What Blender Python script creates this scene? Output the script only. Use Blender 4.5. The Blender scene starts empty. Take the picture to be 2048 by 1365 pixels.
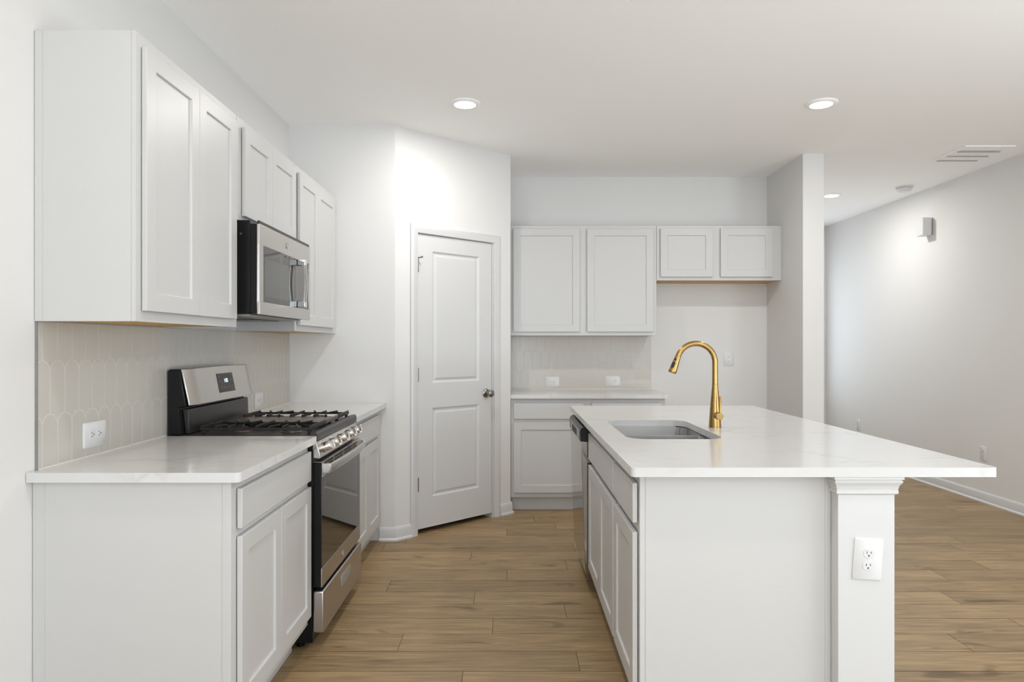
import bpy, bmesh, math, random
from mathutils import Vector, Matrix

sc = bpy.context.scene
COL = sc.collection
PI = math.pi
# ------------------------------------------------------------------ camera
cam_d = bpy.data.cameras.new('camera')
cam = bpy.data.objects.new('camera', cam_d)
COL.objects.link(cam)
cam.location = (0.0, 0.0, 1.30)
cam.rotation_euler = (PI / 2, 0, 0)
cam_d.sensor_width = 36.0
cam_d.lens = 36.0 * 1345.0 / 2048.0
cam_d.shift_x = 5.0 / 2048.0
cam_d.shift_y = 6.5 / 2048.0
cam_d.clip_start = 0.05
sc.camera = cam
# ------------------------------------------------------------------ world, exposure
w = bpy.data.worlds.new('world')
sc.world = w
w.use_nodes = True
wn = w.node_tree.nodes
wn['Background'].inputs[0].default_value = (0.80, 0.90, 1.0, 1)
wn['Background'].inputs[1].default_value = 1.0
vs = sc.view_settings
vs.view_transform = 'Standard'
vs.look = 'None'
vs.gamma = 1.0
vs.use_curve_mapping = False
vs.exposure = 0.0
cy = sc.cycles
cy.max_bounces = 14
cy.diffuse_bounces = 8
cy.glossy_bounces = 6
cy.transmission_bounces = 6
cy.sample_clamp_indirect = 4.0
cy.caustics_reflective = False
cy.caustics_refractive = False
# ------------------------------------------------------------------ daylight and lamps
def area(name, loc, rot, sx, sy, power, col, shape='RECTANGLE', spread=PI):
    d = bpy.data.lights.new(name, 'AREA')
    d.shape = shape
    d.size = sx
    d.size_y = sy
    d.energy = power
    d.color = col
    d.spread = spread
    o = bpy.data.objects.new(name, d)
    o.location = loc
    o.rotation_euler = rot
    COL.objects.link(o)
    return o
DAY = (0.83, 0.925, 1.0)
WARM = (1.0, 0.97, 0.93)
REAR_Y = -3.9
XR_ = 3.90
# watts: far kitchen lamps, near kitchen lamps, hall lamp, living lamps, window, patio door, added up-tilted lamps that lift the ceiling
PW = dict(far=12.6, near=8.5, hall=14.5, living=7.0, window=50.0, patio=33.0, rearup=78.0, side=46.0, sideup=46.0, hallday=10.0)
# daylight through the window and the patio door behind the photographer, then other daylight and added uplights out of view
def daylight(name, loc, rot, sx, sy, key):
    if PW[key] > 0: area(name, loc, rot, sx, sy, PW[key], DAY)
daylight('window_daylight', (-0.35, REAR_Y + 0.03, 1.45), (PI / 2, 0, 0), 1.7, 1.7, 'window')
daylight('patio_daylight', (2.35, REAR_Y + 0.03, 1.25), (PI / 2, 0, 0), 2.2, 2.1, 'patio')
daylight('added_side_light', (XR_ - 0.03, 0.55, 1.35), (PI / 2, 0, PI / 2), 2.3, 1.7, 'side')  # added side light at an unseen window, fills the left run and ceiling
daylight('added_side_uplight', (XR_ - 0.10, 0.55, 0.60), (PI * 0.90, 0, PI / 2), 2.2, 0.4, 'sideup')  # added up-tilted lamp, out of view, that brightens the ceiling
daylight('hall_daylight', (3.15, 8.26, 1.50), (PI / 2, 0, PI), 1.0, 1.6, 'hallday')
daylight('added_patio_uplight', (2.35, REAR_Y + 0.25, 0.30), (PI * 0.93, 0, 0), 2.2, 0.5, 'rearup')  # added lamp low at the patio door, tilted up to lift the ceiling
daylight('added_rear_uplight', (-0.35, REAR_Y + 0.25, 0.70), (PI * 0.93, 0, 0), 1.7, 0.5, 'rearup')  # added lamp low at the rear window, also aimed up for the ceiling

# ------------------------------------------------------------------ materials
def new_mat(name):
    m = bpy.data.materials.new(name)
    m.use_nodes = True
    nt = m.node_tree
    return m, nt, nt.nodes['Principled BSDF']
def link(nt, a, b): nt.links.new(a, b)
def node(nt, t, **kw):
    n = nt.nodes.new(t)
    for k, v in kw.items(): setattr(n, k, v)
    return n
def paint(name, col, rough=0.5, var=0.012, bump=0.0, scale=6.0, spec=0.5, metal=0.0):
    m, nt, p = new_mat(name)
    tc = node(nt, 'ShaderNodeTexCoord')
    nz = node(nt, 'ShaderNodeTexNoise')
    nz.inputs['Scale'].default_value = scale
    nz.inputs['Detail'].default_value = 3
    link(nt, tc.outputs['Object'], nz.inputs['Vector'])
    mx = node(nt, 'ShaderNodeMix', data_type='RGBA')
    mx.inputs[6].default_value = (*[c * (1 - var) for c in col], 1)
    mx.inputs[7].default_value = (*[min(1, c * (1 + var)) for c in col], 1)
    link(nt, nz.outputs['Fac'], mx.inputs[0])
    link(nt, mx.outputs[2], p.inputs['Base Color'])
    p.inputs['Roughness'].default_value = rough
    p.inputs['Metallic'].default_value = metal
    p.inputs['Specular IOR Level'].default_value = spec
    if bump:
        n2 = node(nt, 'ShaderNodeTexNoise')
        n2.inputs['Scale'].default_value = 260
        link(nt, tc.outputs['Object'], n2.inputs['Vector'])
        b = node(nt, 'ShaderNodeBump')
        b.inputs['Strength'].default_value = bump
        b.inputs['Distance'].default_value = 0.001
        link(nt, n2.outputs['Fac'], b.inputs['Height'])
        link(nt, b.outputs[0], p.inputs['Normal'])
    return m
def brushed(name, col, rough=0.28, stretch=(2, 2, 160), amt=0.10, aniso=0.0):
    m, nt, p = new_mat(name)
    tc = node(nt, 'ShaderNodeTexCoord')
    mp = node(nt, 'ShaderNodeMapping')
    mp.inputs['Scale'].default_value = stretch
    nz = node(nt, 'ShaderNodeTexNoise')
    nz.inputs['Scale'].default_value = 4
    nz.inputs['Detail'].default_value = 4
    link(nt, tc.outputs['Object'], mp.inputs[0])
    link(nt, mp.outputs[0], nz.inputs['Vector'])
    mr = node(nt, 'ShaderNodeMapRange')
    mr.inputs[3].default_value = rough - amt / 2
    mr.inputs[4].default_value = rough + amt / 2
    link(nt, nz.outputs['Fac'], mr.inputs[0])
    link(nt, mr.outputs[0], p.inputs['Roughness'])
    mx = node(nt, 'ShaderNodeMix', data_type='RGBA')
    mx.inputs[6].default_value = (*[c * 0.985 for c in col], 1)
    mx.inputs[7].default_value = (*[min(1, c * 1.015) for c in col], 1)
    link(nt, nz.outputs['Fac'], mx.inputs[0])
    link(nt, mx.outputs[2], p.inputs['Base Color'])
    p.inputs['Metallic'].default_value = 1
    p.inputs['Anisotropic'].default_value = aniso
    return m
def emit(name, col, strength):
    m, nt, p = new_mat(name)
    p.inputs['Base Color'].default_value = (*col, 1)
    p.inputs['Emission Color'].default_value = (*col, 1)
    p.inputs['Emission Strength'].default_value = strength
    return m

M = {}
M['wall'] = paint('wall_paint', (0.69, 0.683, 0.674), 0.7, 0.006, 0.06)
M['ceiling'] = paint('ceiling_paint', (0.95, 0.945, 0.94), 0.9, 0.006, 0.05)
M['trim'] = paint('white_trim_paint', (0.61, 0.61, 0.612), 0.35, 0.006)
M['cab'] = paint('cabinet_paint', (0.55, 0.545, 0.538), 0.38, 0.008)
M['raw'] = paint('raw_maple', (0.58, 0.35, 0.085), 0.5, 0.10, 0, 14)
M['plastic'] = paint('white_plastic', (0.66, 0.66, 0.66), 0.3, 0.004)
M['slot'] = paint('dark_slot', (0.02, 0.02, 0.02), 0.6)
M['black'] = paint('black_enamel', (0.007, 0.007, 0.007), 0.28, 0.05, 0, 6, 0.22)
M['blackmat'] = paint('matte_black_iron', (0.016, 0.015, 0.015), 0.45, 0.2, 0.2, 40, 0.3)
M['charcoal'] = paint('charcoal_enamel', (0.028, 0.026, 0.025), 0.33, 0.05, 0, 6, 0.35)
M['griddle'] = paint('griddle_plate', (0.085, 0.06, 0.045), 0.3, 0.1, 0, 10)
M['steel'] = brushed('brushed_steel', (0.56, 0.535, 0.51), 0.30, (3, 3, 300), 0.04)
M['steel_h'] = brushed('brushed_steel_fine', (0.55, 0.535, 0.52), 0.22, (300, 3, 300), 0.04)
M['steel_sink'] = brushed('sink_steel', (0.50, 0.485, 0.47), 0.24, (60, 60, 60), 0.08)
M['steel_dish'] = brushed('polished_steel', (0.50, 0.48, 0.455), 0.12, (3, 3, 300), 0.03)
M['chrome'] = brushed('chrome', (0.80, 0.80, 0.81), 0.07, (2, 2, 2), 0.02)
M['knobsteel'] = brushed('knob_steel', (0.70, 0.66, 0.62), 0.16, (20, 20, 20), 0.06)
M['gold'] = brushed('brushed_gold', (0.375, 0.24, 0.086), 0.27, (120, 120, 2), 0.08)
M['nickel'] = brushed('satin_nickel', (0.33, 0.31, 0.28), 0.25, (4, 4, 4), 0.06)
M['darkglass'] = paint('dark_glass', (0.018, 0.016, 0.014), 0.03, 0.02, 0, 6, 0.9)
M['light_grey'] = paint('light_grey_plastic', (0.42, 0.42, 0.415), 0.5, 0.02)
M['display'] = paint('display_glass', (0.016, 0.015, 0.014), 0.12, 0.02, 0, 6, 0.3)
M['screen'] = paint('microwave_mesh_glass', (0.055, 0.055, 0.05), 0.05, 0.05, 0, 6, 0.9)
M['grey_plastic'] = paint('grey_plastic', (0.30, 0.295, 0.29), 0.35, 0.02)
M['lens'] = emit('lamp_lens', (1.0, 0.985, 0.96), 6.0)
M['digit'] = emit('display_digit', (0.9, 0.95, 1.0), 1.2)
M['print'] = paint('panel_print', (0.22, 0.22, 0.215), 0.5)
M['caulk'] = paint('caulk', (0.74, 0.73, 0.71), 0.5)
M['caulk_dark'] = paint('edge_gap', (0.22, 0.21, 0.20), 0.6, 0.2, 0, 30)
M['foil'] = paint('sticker_blue', (0.12, 0.30, 0.38), 0.3, 0.6, 0, 120)

def mat_quartz():
    m, nt, p = new_mat('white_quartz')
    tc = node(nt, 'ShaderNodeTexCoord')
    mp = node(nt, 'ShaderNodeMapping')
    mp.inputs['Rotation'].default_value = (0, 0, 0.6)
    mp.inputs['Scale'].default_value = (1.0, 2.2, 1.0)
    link(nt, tc.outputs['Object'], mp.inputs[0])
    n1 = node(nt, 'ShaderNodeTexNoise')
    n1.inputs['Scale'].default_value = 1.5
    n1.inputs['Detail'].default_value = 6
    n1.inputs['Distortion'].default_value = 1.2
    link(nt, mp.outputs[0], n1.inputs['Vector'])
    sb = node(nt, 'ShaderNodeMath', operation='SUBTRACT')
    sb.inputs[1].default_value = 0.5
    link(nt, n1.outputs['Fac'], sb.inputs[0])
    ab = node(nt, 'ShaderNodeMath', operation='ABSOLUTE')
    link(nt, sb.outputs[0], ab.inputs[0])
    r = node(nt, 'ShaderNodeValToRGB')
    r.color_ramp.elements[0].position = 0.0
    r.color_ramp.elements[0].color = (0.56, 0.545, 0.525, 1)
    r.color_ramp.elements[1].position = 0.022
    r.color_ramp.elements[1].color = (0.62, 0.617, 0.61, 1)
    link(nt, ab.outputs[0], r.inputs[0])
    n2 = node(nt, 'ShaderNodeTexNoise')
    n2.inputs['Scale'].default_value = 2.2
    link(nt, tc.outputs['Object'], n2.inputs['Vector'])
    r2 = node(nt, 'ShaderNodeValToRGB')
    r2.color_ramp.elements[0].position = 0.42
    r2.color_ramp.elements[1].position = 0.62
    link(nt, n2.outputs['Fac'], r2.inputs[0])
    mx = node(nt, 'ShaderNodeMix', data_type='RGBA')
    mx.inputs[6].default_value = (0.62, 0.617, 0.61, 1)
    link(nt, r2.outputs[0], mx.inputs[0])
    link(nt, r.outputs[0], mx.inputs[7])
    link(nt, mx.outputs[2], p.inputs['Base Color'])
    p.inputs['Roughness'].default_value = 0.14
    return m
M['quartz'] = mat_quartz()

def mat_tile(name, along, start, wid=0.0715, h=0.17, apex=1.0777, grout=(0.62, 0.605, 0.575), tile=(0.51, 0.485, 0.445), gw=0.0016):
    """Long round-topped tiles standing in staggered rows; along = 0 for x, 1 for y."""
    m, nt, p = new_mat(name)
    g = node(nt, 'ShaderNodeNewGeometry')
    sp = node(nt, 'ShaderNodeSeparateXYZ')
    link(nt, g.outputs['Position'], sp.inputs[0])
    def mth(op, a, b=None, c=None):
        n = node(nt, 'ShaderNodeMath', operation=op)
        for i, x in enumerate((a, b, c)):
            if x is None: continue
            if isinstance(x, (int, float)): n.inputs[i].default_value = x
            else: link(nt, x, n.inputs[i])
        return n.outputs[0]
    x = sp.outputs[along]
    z = sp.outputs[2]
    R = wid / 2
    rowf = mth('DIVIDE', mth('SUBTRACT', z, apex), h)
    row = mth('CEIL', rowf)                       # row 0 tops out at the first apex
    zt = mth('MULTIPLY', mth('SUBTRACT', row, rowf), h)
    par = mth('MULTIPLY', mth('MODULO', mth('ADD', row, 10), 2), 0.5)
    uf = mth('FRACT', mth('ADD', mth('DIVIDE', mth('SUBTRACT', x, start), wid), mth('ADD', par, 20)))
    c = mth('MULTIPLY', mth('ABSOLUTE', mth('SUBTRACT', uf, 0.5)), wid)
    dv = mth('SUBTRACT', R, c)
    rr = mth('SQRT', mth('ADD', mth('MULTIPLY', c, c), mth('POWER', mth('SUBTRACT', R, zt), 2)))
    da = mth('ABSOLUTE', mth('SUBTRACT', R, rr))
    sel = mth('GREATER_THAN', zt, R)
    d = mth('ADD', mth('MULTIPLY', sel, dv), mth('MULTIPLY', mth('SUBTRACT', 1, sel), da))
    mr = node(nt, 'ShaderNodeMapRange')
    mr.inputs[1].default_value = gw * 0.45
    mr.inputs[2].default_value = gw
    link(nt, d, mr.inputs[0])
    mx = node(nt, 'ShaderNodeMix', data_type='RGBA')
    mx.inputs[6].default_value = (*grout, 1)
    mx.inputs[7].default_value = (*tile, 1)
    link(nt, mr.outputs[0], mx.inputs[0])
    link(nt, mx.outputs[2], p.inputs['Base Color'])
    rg = node(nt, 'ShaderNodeMapRange')
    rg.inputs[3].default_value = 0.6
    rg.inputs[4].default_value = 0.22
    link(nt, mr.outputs[0], rg.inputs[0])
    link(nt, rg.outputs[0], p.inputs['Roughness'])
    b = node(nt, 'ShaderNodeBump')
    b.inputs['Strength'].default_value = 0.4
    b.inputs['Distance'].default_value = 0.0008
    link(nt, mr.outputs[0], b.inputs['Height'])
    link(nt, b.outputs[0], p.inputs['Normal'])
    return m
M['tile_left'] = mat_tile('tile_left', 1, 2.095)
M['tile_back'] = mat_tile('tile_back', 0, 0.02, grout=(0.50, 0.48, 0.45), gw=0.0012)

def mat_floor():
    m, nt, p = new_mat('oak_plank')
    uv = node(nt, 'ShaderNodeUVMap')
    uv.uv_map = 'UVMap'
    at = node(nt, 'ShaderNodeAttribute', attribute_name='tone')
    off = node(nt, 'ShaderNodeCombineXYZ')
    ml = node(nt, 'ShaderNodeMath', operation='MULTIPLY')
    ml.inputs[1].default_value = 37.0
    link(nt, at.outputs['Fac'], ml.inputs[0])
    link(nt, ml.outputs[0], off.inputs[2])
    link(nt, ml.outputs[0], off.inputs[0])
    ad = node(nt, 'ShaderNodeVectorMath', operation='ADD')
    link(nt, uv.outputs[0], ad.inputs[0])
    link(nt, off.outputs[0], ad.inputs[1])
    def noise(scale, detail, sx, sy, dist=0.0):
        mp = node(nt, 'ShaderNodeMapping')
        mp.inputs['Scale'].default_value = (sx, sy, 1)
        link(nt, ad.outputs[0], mp.inputs[0])
        n = node(nt, 'ShaderNodeTexNoise')
        n.inputs['Scale'].default_value = scale
        n.inputs['Detail'].default_value = detail
        n.inputs['Distortion'].default_value = dist
        link(nt, mp.outputs[0], n.inputs['Vector'])
        return n.outputs['Fac']
    fine = noise(9, 6, 0.55, 14, 0.4)
    broad = noise(2.2, 3, 1.0, 7, 0.8)
    knot = noise(3.0, 2, 0.9, 3.2, 1.2)
    r1 = node(nt, 'ShaderNodeValToRGB')
    e = r1.color_ramp.elements
    e[0].position = 0.30; e[0].color = (0.250, 0.166, 0.082, 1)
    e[1].position = 0.70; e[1].color = (0.410, 0.288, 0.155, 1)
    link(nt, fine, r1.inputs[0])
    r2 = node(nt, 'ShaderNodeValToRGB')
    e = r2.color_ramp.elements
    e[0].position = 0.30; e[0].color = (0.80, 0.79, 0.78, 1)
    e[1].position = 0.65; e[1].color = (1.05, 1.04, 1.02, 1)
    link(nt, broad, r2.inputs[0])
    mx = node(nt, 'ShaderNodeMix', data_type='RGBA', blend_type='MULTIPLY')
    mx.inputs[0].default_value = 1
    link(nt, r1.outputs[0], mx.inputs[6])
    link(nt, r2.outputs[0], mx.inputs[7])
    r3 = node(nt, 'ShaderNodeValToRGB')
    e = r3.color_ramp.elements
    e[0].position = 0.62; e[0].color = (1, 1, 1, 1)
    e[1].position = 0.76; e[1].color = (0.50, 0.46, 0.43, 1)
    link(nt, knot, r3.inputs[0])
    mk = node(nt, 'ShaderNodeMix', data_type='RGBA', blend_type='MULTIPLY')
    mk.inputs[0].default_value = 1
    link(nt, mx.outputs[2], mk.inputs[6])
    link(nt, r3.outputs[0], mk.inputs[7])
    tn = node(nt, 'ShaderNodeMapRange')
    tn.inputs[3].default_value = 0.86
    tn.inputs[4].default_value = 1.14
    link(nt, at.outputs['Fac'], tn.inputs[0])
    mt = node(nt, 'ShaderNodeVectorMath', operation='SCALE')
    link(nt, mk.outputs[2], mt.inputs[0])
    link(nt, tn.outputs[0], mt.inputs['Scale'])
    link(nt, mt.outputs[0], p.inputs['Base Color'])
    p.inputs['Roughness'].default_value = 0.42
    p.inputs['Specular IOR Level'].default_value = 0.4
    b = node(nt, 'ShaderNodeBump')
    b.inputs['Strength'].default_value = 0.12
    b.inputs['Distance'].default_value = 0.001
    link(nt, fine, b.inputs['Height'])
    link(nt, b.outputs[0], p.inputs['Normal'])
    return m
M['floor'] = mat_floor()
M['seam'] = paint('plank_seam', (0.085, 0.055, 0.032), 0.7)

# ------------------------------------------------------------------ mesh helpers
class F:
    """A local frame: u to the right, v up, n towards the viewer of the face."""
    def __init__(s, o, u, v, n): s.o, s.u, s.v, s.n = Vector(o), Vector(u).normalized(), Vector(v).normalized(), Vector(n).normalized()
    def __call__(s, u, v, n): return s.o + s.u * u + s.v * v + s.n * n
    def rot(s, a, cu, cv):
        """the same frame centred on (cu, cv) and turned by a in its own plane"""
        c, d = math.cos(a), math.sin(a)
        return F(s(cu, cv, 0), s.u * c + s.v * d, s.v * c - s.u * d, s.n)
WORLD = F((0, 0, 0), (1, 0, 0), (0, 1, 0), (0, 0, 1))
def BM(): return bmesh.new()
def quad(bm, vs): return bm.faces.new(vs)
def fbox(bm, f, u0, u1, v0, v1, n0, n1):
    p = [bm.verts.new(f(u, v, n)) for n in (n0, n1) for v in (v0, v1) for u in (u0, u1)]
    for q in ((0, 2, 3, 1), (4, 5, 7, 6), (0, 1, 5, 4), (2, 6, 7, 3), (0, 4, 6, 2), (1, 3, 7, 5)):
        bm.faces.new([p[i] for i in q])
def box(bm, x0, x1, y0, y1, z0, z1): fbox(bm, WORLD, x0, x1, y0, y1, z0, z1)
def prism(bm, f, pts, n0, n1, cap=True):
    a = [bm.verts.new(f(u, v, n0)) for u, v in pts]
    b = [bm.verts.new(f(u, v, n1)) for u, v in pts]
    k = len(pts)
    for i in range(k):
        j = (i + 1) % k
        bm.faces.new([a[i], a[j], b[j], b[i]])
    if cap:
        bm.faces.new(list(reversed(a)))
        bm.faces.new(b)
def lathe(bm, c, axis, prof, seg=24, cap0=True, cap1=True):
    ax = Vector(axis).normalized()
    t = Vector((0, 0, 1)) if abs(ax.z) < 0.9 else Vector((1, 0, 0))
    e1 = ax.cross(t).normalized(); e2 = ax.cross(e1)
    rings = []
    for r, h in prof:
        o = Vector(c) + ax * h
        rings.append([bm.verts.new(o + (e1 * math.cos(2 * PI * i / seg) + e2 * math.sin(2 * PI * i / seg)) * r) for i in range(seg)])
    for a, b in zip(rings, rings[1:]):
        for i in range(seg):
            j = (i + 1) % seg
            bm.faces.new([a[i], a[j], b[j], b[i]])
    if cap0: bm.faces.new(list(reversed(rings[0])))
    if cap1: bm.faces.new(rings[-1])
def tube(bm, pts, radii, seg=14, caps=True):
    pts = [Vector(p) for p in pts]
    if not isinstance(radii, (list, tuple)): radii = [radii] * len(pts)
    rings = []
    ref = None
    for i, p in enumerate(pts):
        d = (pts[min(i + 1, len(pts) - 1)] - pts[max(i - 1, 0)]).normalized()
        if ref is None:
            ref = d.cross(Vector((0, 1, 0)) if abs(d.y) < 0.9 else Vector((1, 0, 0))).normalized()
        ref = (ref - d * ref.dot(d)).normalized()
        o = d.cross(ref)
        rings.append([bm.verts.new(p + (ref * math.cos(2 * PI * k / seg) + o * math.sin(2 * PI * k / seg)) * radii[i]) for k in range(seg)])
    for a, b in zip(rings, rings[1:]):
        for i in range(seg):
            j = (i + 1) % seg
            bm.faces.new([a[i], a[j], b[j], b[i]])
    if caps:
        bm.faces.new(list(reversed(rings[0]))); bm.faces.new(rings[-1])
def rrect(x0, x1, y0, y1, r, n=6):
    rs = r if isinstance(r, (list, tuple)) else [r] * 4
    out = []
    for k, (cx, cy_, a0) in enumerate(((x1, y1, 0), (x0, y1, PI / 2), (x0, y0, PI), (x1, y0, 1.5 * PI))):
        q = max(rs[k], 1e-4)
        ox = cx - q if k in (0, 3) else cx + q
        oy = cy_ - q if k in (0, 1) else cy_ + q
        for i in range(n + 1):
            a = a0 + PI / 2 * i / n
            out.append((ox + q * math.cos(a), oy + q * math.sin(a)))
    return out
def plate_hole(bm, outer, holes, z0, z1):
    """flat plate with holes, extruded between z0 and z1"""
    def loop(pts):
        v = [bm.verts.new((x, y, z1)) for x, y in pts]
        return [bm.edges.new((v[i], v[(i + 1) % len(v)])) for i in range(len(v))]
    es = loop(outer)
    for h in holes: es += loop(h)
    r = bmesh.ops.triangle_fill(bm, use_beauty=True, use_dissolve=False, edges=es)
    fs = [g for g in r['geom'] if isinstance(g, bmesh.types.BMFace)]
    for f_ in fs:
        f_.normal_update()
        if f_.normal.z < 0: f_.normal_flip()
    e = bmesh.ops.extrude_face_region(bm, geom=fs, use_keep_orig=True)
    nv = [g for g in e['geom'] if isinstance(g, bmesh.types.BMVert)]
    for v in nv: v.co.z = z0
    bmesh.ops.recalc_face_normals(bm, faces=bm.faces[:])
def shaker(bm, f, u0, u1, v0, v1, n0, n1, sw=0.057, rec=0.008):
    """frame-and-panel door: flat stiles and rails round a sunk flat panel"""
    o = [(u0, v0), (u1, v0), (u1, v1), (u0, v1)]
    i_ = [(u0 + sw, v0 + sw), (u1 - sw, v0 + sw), (u1 - sw, v1 - sw), (u0 + sw, v1 - sw)]
    e = 0.0025
    j_ = [(u0 + sw + e, v0 + sw + e), (u1 - sw - e, v0 + sw + e), (u1 - sw - e, v1 - sw - e), (u0 + sw + e, v1 - sw - e)]
    A = [bm.verts.new(f(u, v, n0)) for u, v in o]
    B = [bm.verts.new(f(u, v, n1)) for u, v in o]
    C = [bm.verts.new(f(u, v, n1)) for u, v in i_]
    D = [bm.verts.new(f(u, v, n1 - rec)) for u, v in j_]
    bm.faces.new(list(reversed(A)))
    for k in range(4):
        l = (k + 1) % 4
        bm.faces.new([A[k], A[l], B[l], B[k]])
        bm.faces.new([B[k], B[l], C[l], C[k]])
        bm.faces.new([C[k], C[l], D[l], D[k]])
    bm.faces.new(D)
def sweep(bm, path, prof, closed=False):
    """sweep a (offset, height) profile along a floor path; offset goes to the left of travel; mitred"""
    P = [Vector((x, y)) for x, y in path]
    nrm = []
    for i in range(len(P) - 1):
        d = (P[i + 1] - P[i]).normalized()
        nrm.append(Vector((-d.y, d.x)))
    rows = []
    for i, p in enumerate(P):
        if i == 0: m = nrm[0]
        elif i == len(P) - 1: m = nrm[-1]
        else:
            m = (nrm[i - 1] + nrm[i])
            m = m / (m.dot(nrm[i]) or 1)
        rows.append([bm.verts.new((p.x + m.x * o, p.y + m.y * o, z)) for o, z in prof])
    k = len(prof)
    for a, b in zip(rows, rows[1:]):
        for i in range(k):
            j = (i + 1) % k
            bm.faces.new([a[i], b[i], b[j], a[j]])
    bm.faces.new(rows[0]); bm.faces.new(list(reversed(rows[-1])))
    bmesh.ops.recalc_face_normals(bm, faces=bm.faces[:])

def wloc(o):
    v = Vector(o.location)
    while o.parent:
        o = o.parent
        v = v + Vector(o.location)
    return v
def part(name, bm, mat, parent=None, bevel=0.0, seg=2, sharp=35, recalc=True, label=None):
    """links bm as ONE mesh object, under its thing if it has one"""
    if recalc: bmesh.ops.recalc_face_normals(bm, faces=bm.faces[:])
    if parent is not None: off = wloc(parent)
    else:
        xs = [v.co for v in bm.verts]
        lo = [min(v[i] for v in xs) for i in range(3)]; hi = [max(v[i] for v in xs) for i in range(3)]
        off = Vector(((lo[0] + hi[0]) / 2, (lo[1] + hi[1]) / 2, lo[2]))
    for v in bm.verts: v.co -= off
    me = bpy.data.meshes.new(name)
    bm.to_mesh(me); bm.free()
    for p in me.polygons: p.use_smooth = True
    me.set_sharp_from_angle(angle=math.radians(sharp))
    o = bpy.data.objects.new(name, me)
    for mm in (mat if isinstance(mat, (list, tuple)) else [mat]): me.materials.append(M[mm])
    COL.objects.link(o)
    if parent is not None: o.parent = parent
    else: o.location = off
    if bevel:
        b = o.modifiers.new('bevel', 'BEVEL')
        b.width = bevel; b.segments = seg; b.limit_method = 'ANGLE'; b.angle_limit = math.radians(40)
        b.harden_normals = False
    if label: o['label'] = label
    return o
def tag(o, label, cat, group=None, kind=None):
    o['label'] = label; o['category'] = cat
    if group: o['group'] = group
    if kind: o['kind'] = kind
    return o
def thing(name, loc, label, cat, group=None, kind=None):
    o = bpy.data.objects.new(name, None)
    o.empty_display_size = 0.1
    o.location = loc
    COL.objects.link(o)
    return tag(o, label, cat, group, kind)
def text_bm(bm, txt, f, cu, cv, n, size, depth=0.0006):
    """flat raised lettering centred on (cu, cv) of frame f"""
    c = bpy.data.curves.new('lettering', 'FONT')
    c.body = txt; c.size = size; c.align_x = 'CENTER'; c.align_y = 'CENTER'; c.extrude = depth / 2
    o = bpy.data.objects.new('lettering', c)
    COL.objects.link(o)
    dg = bpy.context.evaluated_depsgraph_get()
    me = o.evaluated_get(dg).to_mesh()
    vs_ = [bm.verts.new(f(cu + v.co.x, cv + v.co.y, n + depth / 2 + v.co.z)) for v in me.vertices]
    for p in me.polygons:
        try: bm.faces.new([vs_[i] for i in p.vertices])
        except ValueError: pass
    o.evaluated_get(dg).to_mesh_clear()
    bpy.data.objects.remove(o); bpy.data.curves.remove(c)

# ------------------------------------------------------------------ key dimensions (metres, camera foot at the origin)
XL = -1.464            # left wall
YS = 4.453             # short pantry wall that ends the left run
A2 = Vector((-0.758, 4.453)); B2 = Vector((0.008, 5.172))     # angled pantry wall
YB = 5.833             # back wall
XA0, XA1, YA = 2.232, 2.392, 5.116   # fridge alcove wall and its end
XR = 3.90              # right wall
YH = 8.30              # end of the hall
HC = 2.751             # ceiling
CT0, CT1 = 0.881, 0.911

# ------------------------------------------------------------------ the setting
def struct(name, bm, mat, label, cat, bevel=0.0, **kw):
    return tag(part(name, bm, mat, None, bevel, **kw), label, cat, None, 'structure')
random.seed(7)
def build_floor():
    bm = BM()
    uvl = bm.loops.layers.uv.new('UVMap')
    tone = bm.faces.layers.float.new('tone')
    pw, L, gap = 0.1717, 1.22, 0.0024
    x0, x1, y0, y1 = XL - 0.1, XR + 0.05, REAR_Y, YH
    joints = {0: 0.281, 1: -0.475, 2: -0.077, 3: 0.272, 4: -0.18, 5: -0.65, 6: -0.014, 7: 0.335, 8: -0.236, -1: -0.184}
    k0 = math.floor((y0 - 2.672) / pw); k1 = math.ceil((y1 - 2.672) / pw)
    for k in range(k0, k1):
        a = 2.672 + k * pw; b = a + pw
        j = joints.get(k, random.uniform(0, L))
        x = j - math.ceil((j - x0) / L) * L
        while x < x1:
            xa, xb = max(x, x0), min(x + L, x1)
            ya, yb = max(a, y0), min(b, y1)
            if xb - xa > 0.01 and yb - ya > 0.01:
                vs_ = [bm.verts.new(c) for c in ((xa + gap / 2, ya + gap / 2, 0), (xb - gap / 2, ya + gap / 2, 0), (xb - gap / 2, yb - gap / 2, 0), (xa + gap / 2, yb - gap / 2, 0))]
                f_ = bm.faces.new(vs_)
                f_[tone] = random.random()
                for l in f_.loops: l[uvl].uv = (l.vert.co.x, l.vert.co.y)
            x += L
    vs_ = [bm.verts.new(c) for c in ((x0, y0, -0.0015), (x1, y0, -0.0015), (x1, y1, -0.0015), (x0, y1, -0.0015))]
    f_ = bm.faces.new(vs_); f_.material_index = 1
    o = struct('floor', bm, ['floor', 'seam'], 'light brown oak plank floor running across the kitchen', 'floor', recalc=False)
    return o
build_floor()
bm = BM(); box(bm, XL - 0.1, XR + 0.1, REAR_Y - 0.1, YH + 0.1, HC, HC + 0.1)
struct('ceiling', bm, 'ceiling', 'flat white ceiling with recessed lights', 'ceiling')
bm = BM(); box(bm, XL - 0.1, XL, REAR_Y - 0.1, YB + 0.1, -0.02, HC)
struct('wall_left', bm, 'wall', 'white left wall behind the range and wall cabinets', 'wall')
bm = BM(); box(bm, XL, A2.x, YS, YS + 0.10, 0, HC)
struct('wall_pantry_front', bm, 'wall', 'short white wall facing the camera at the end of the range run', 'wall')
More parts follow.
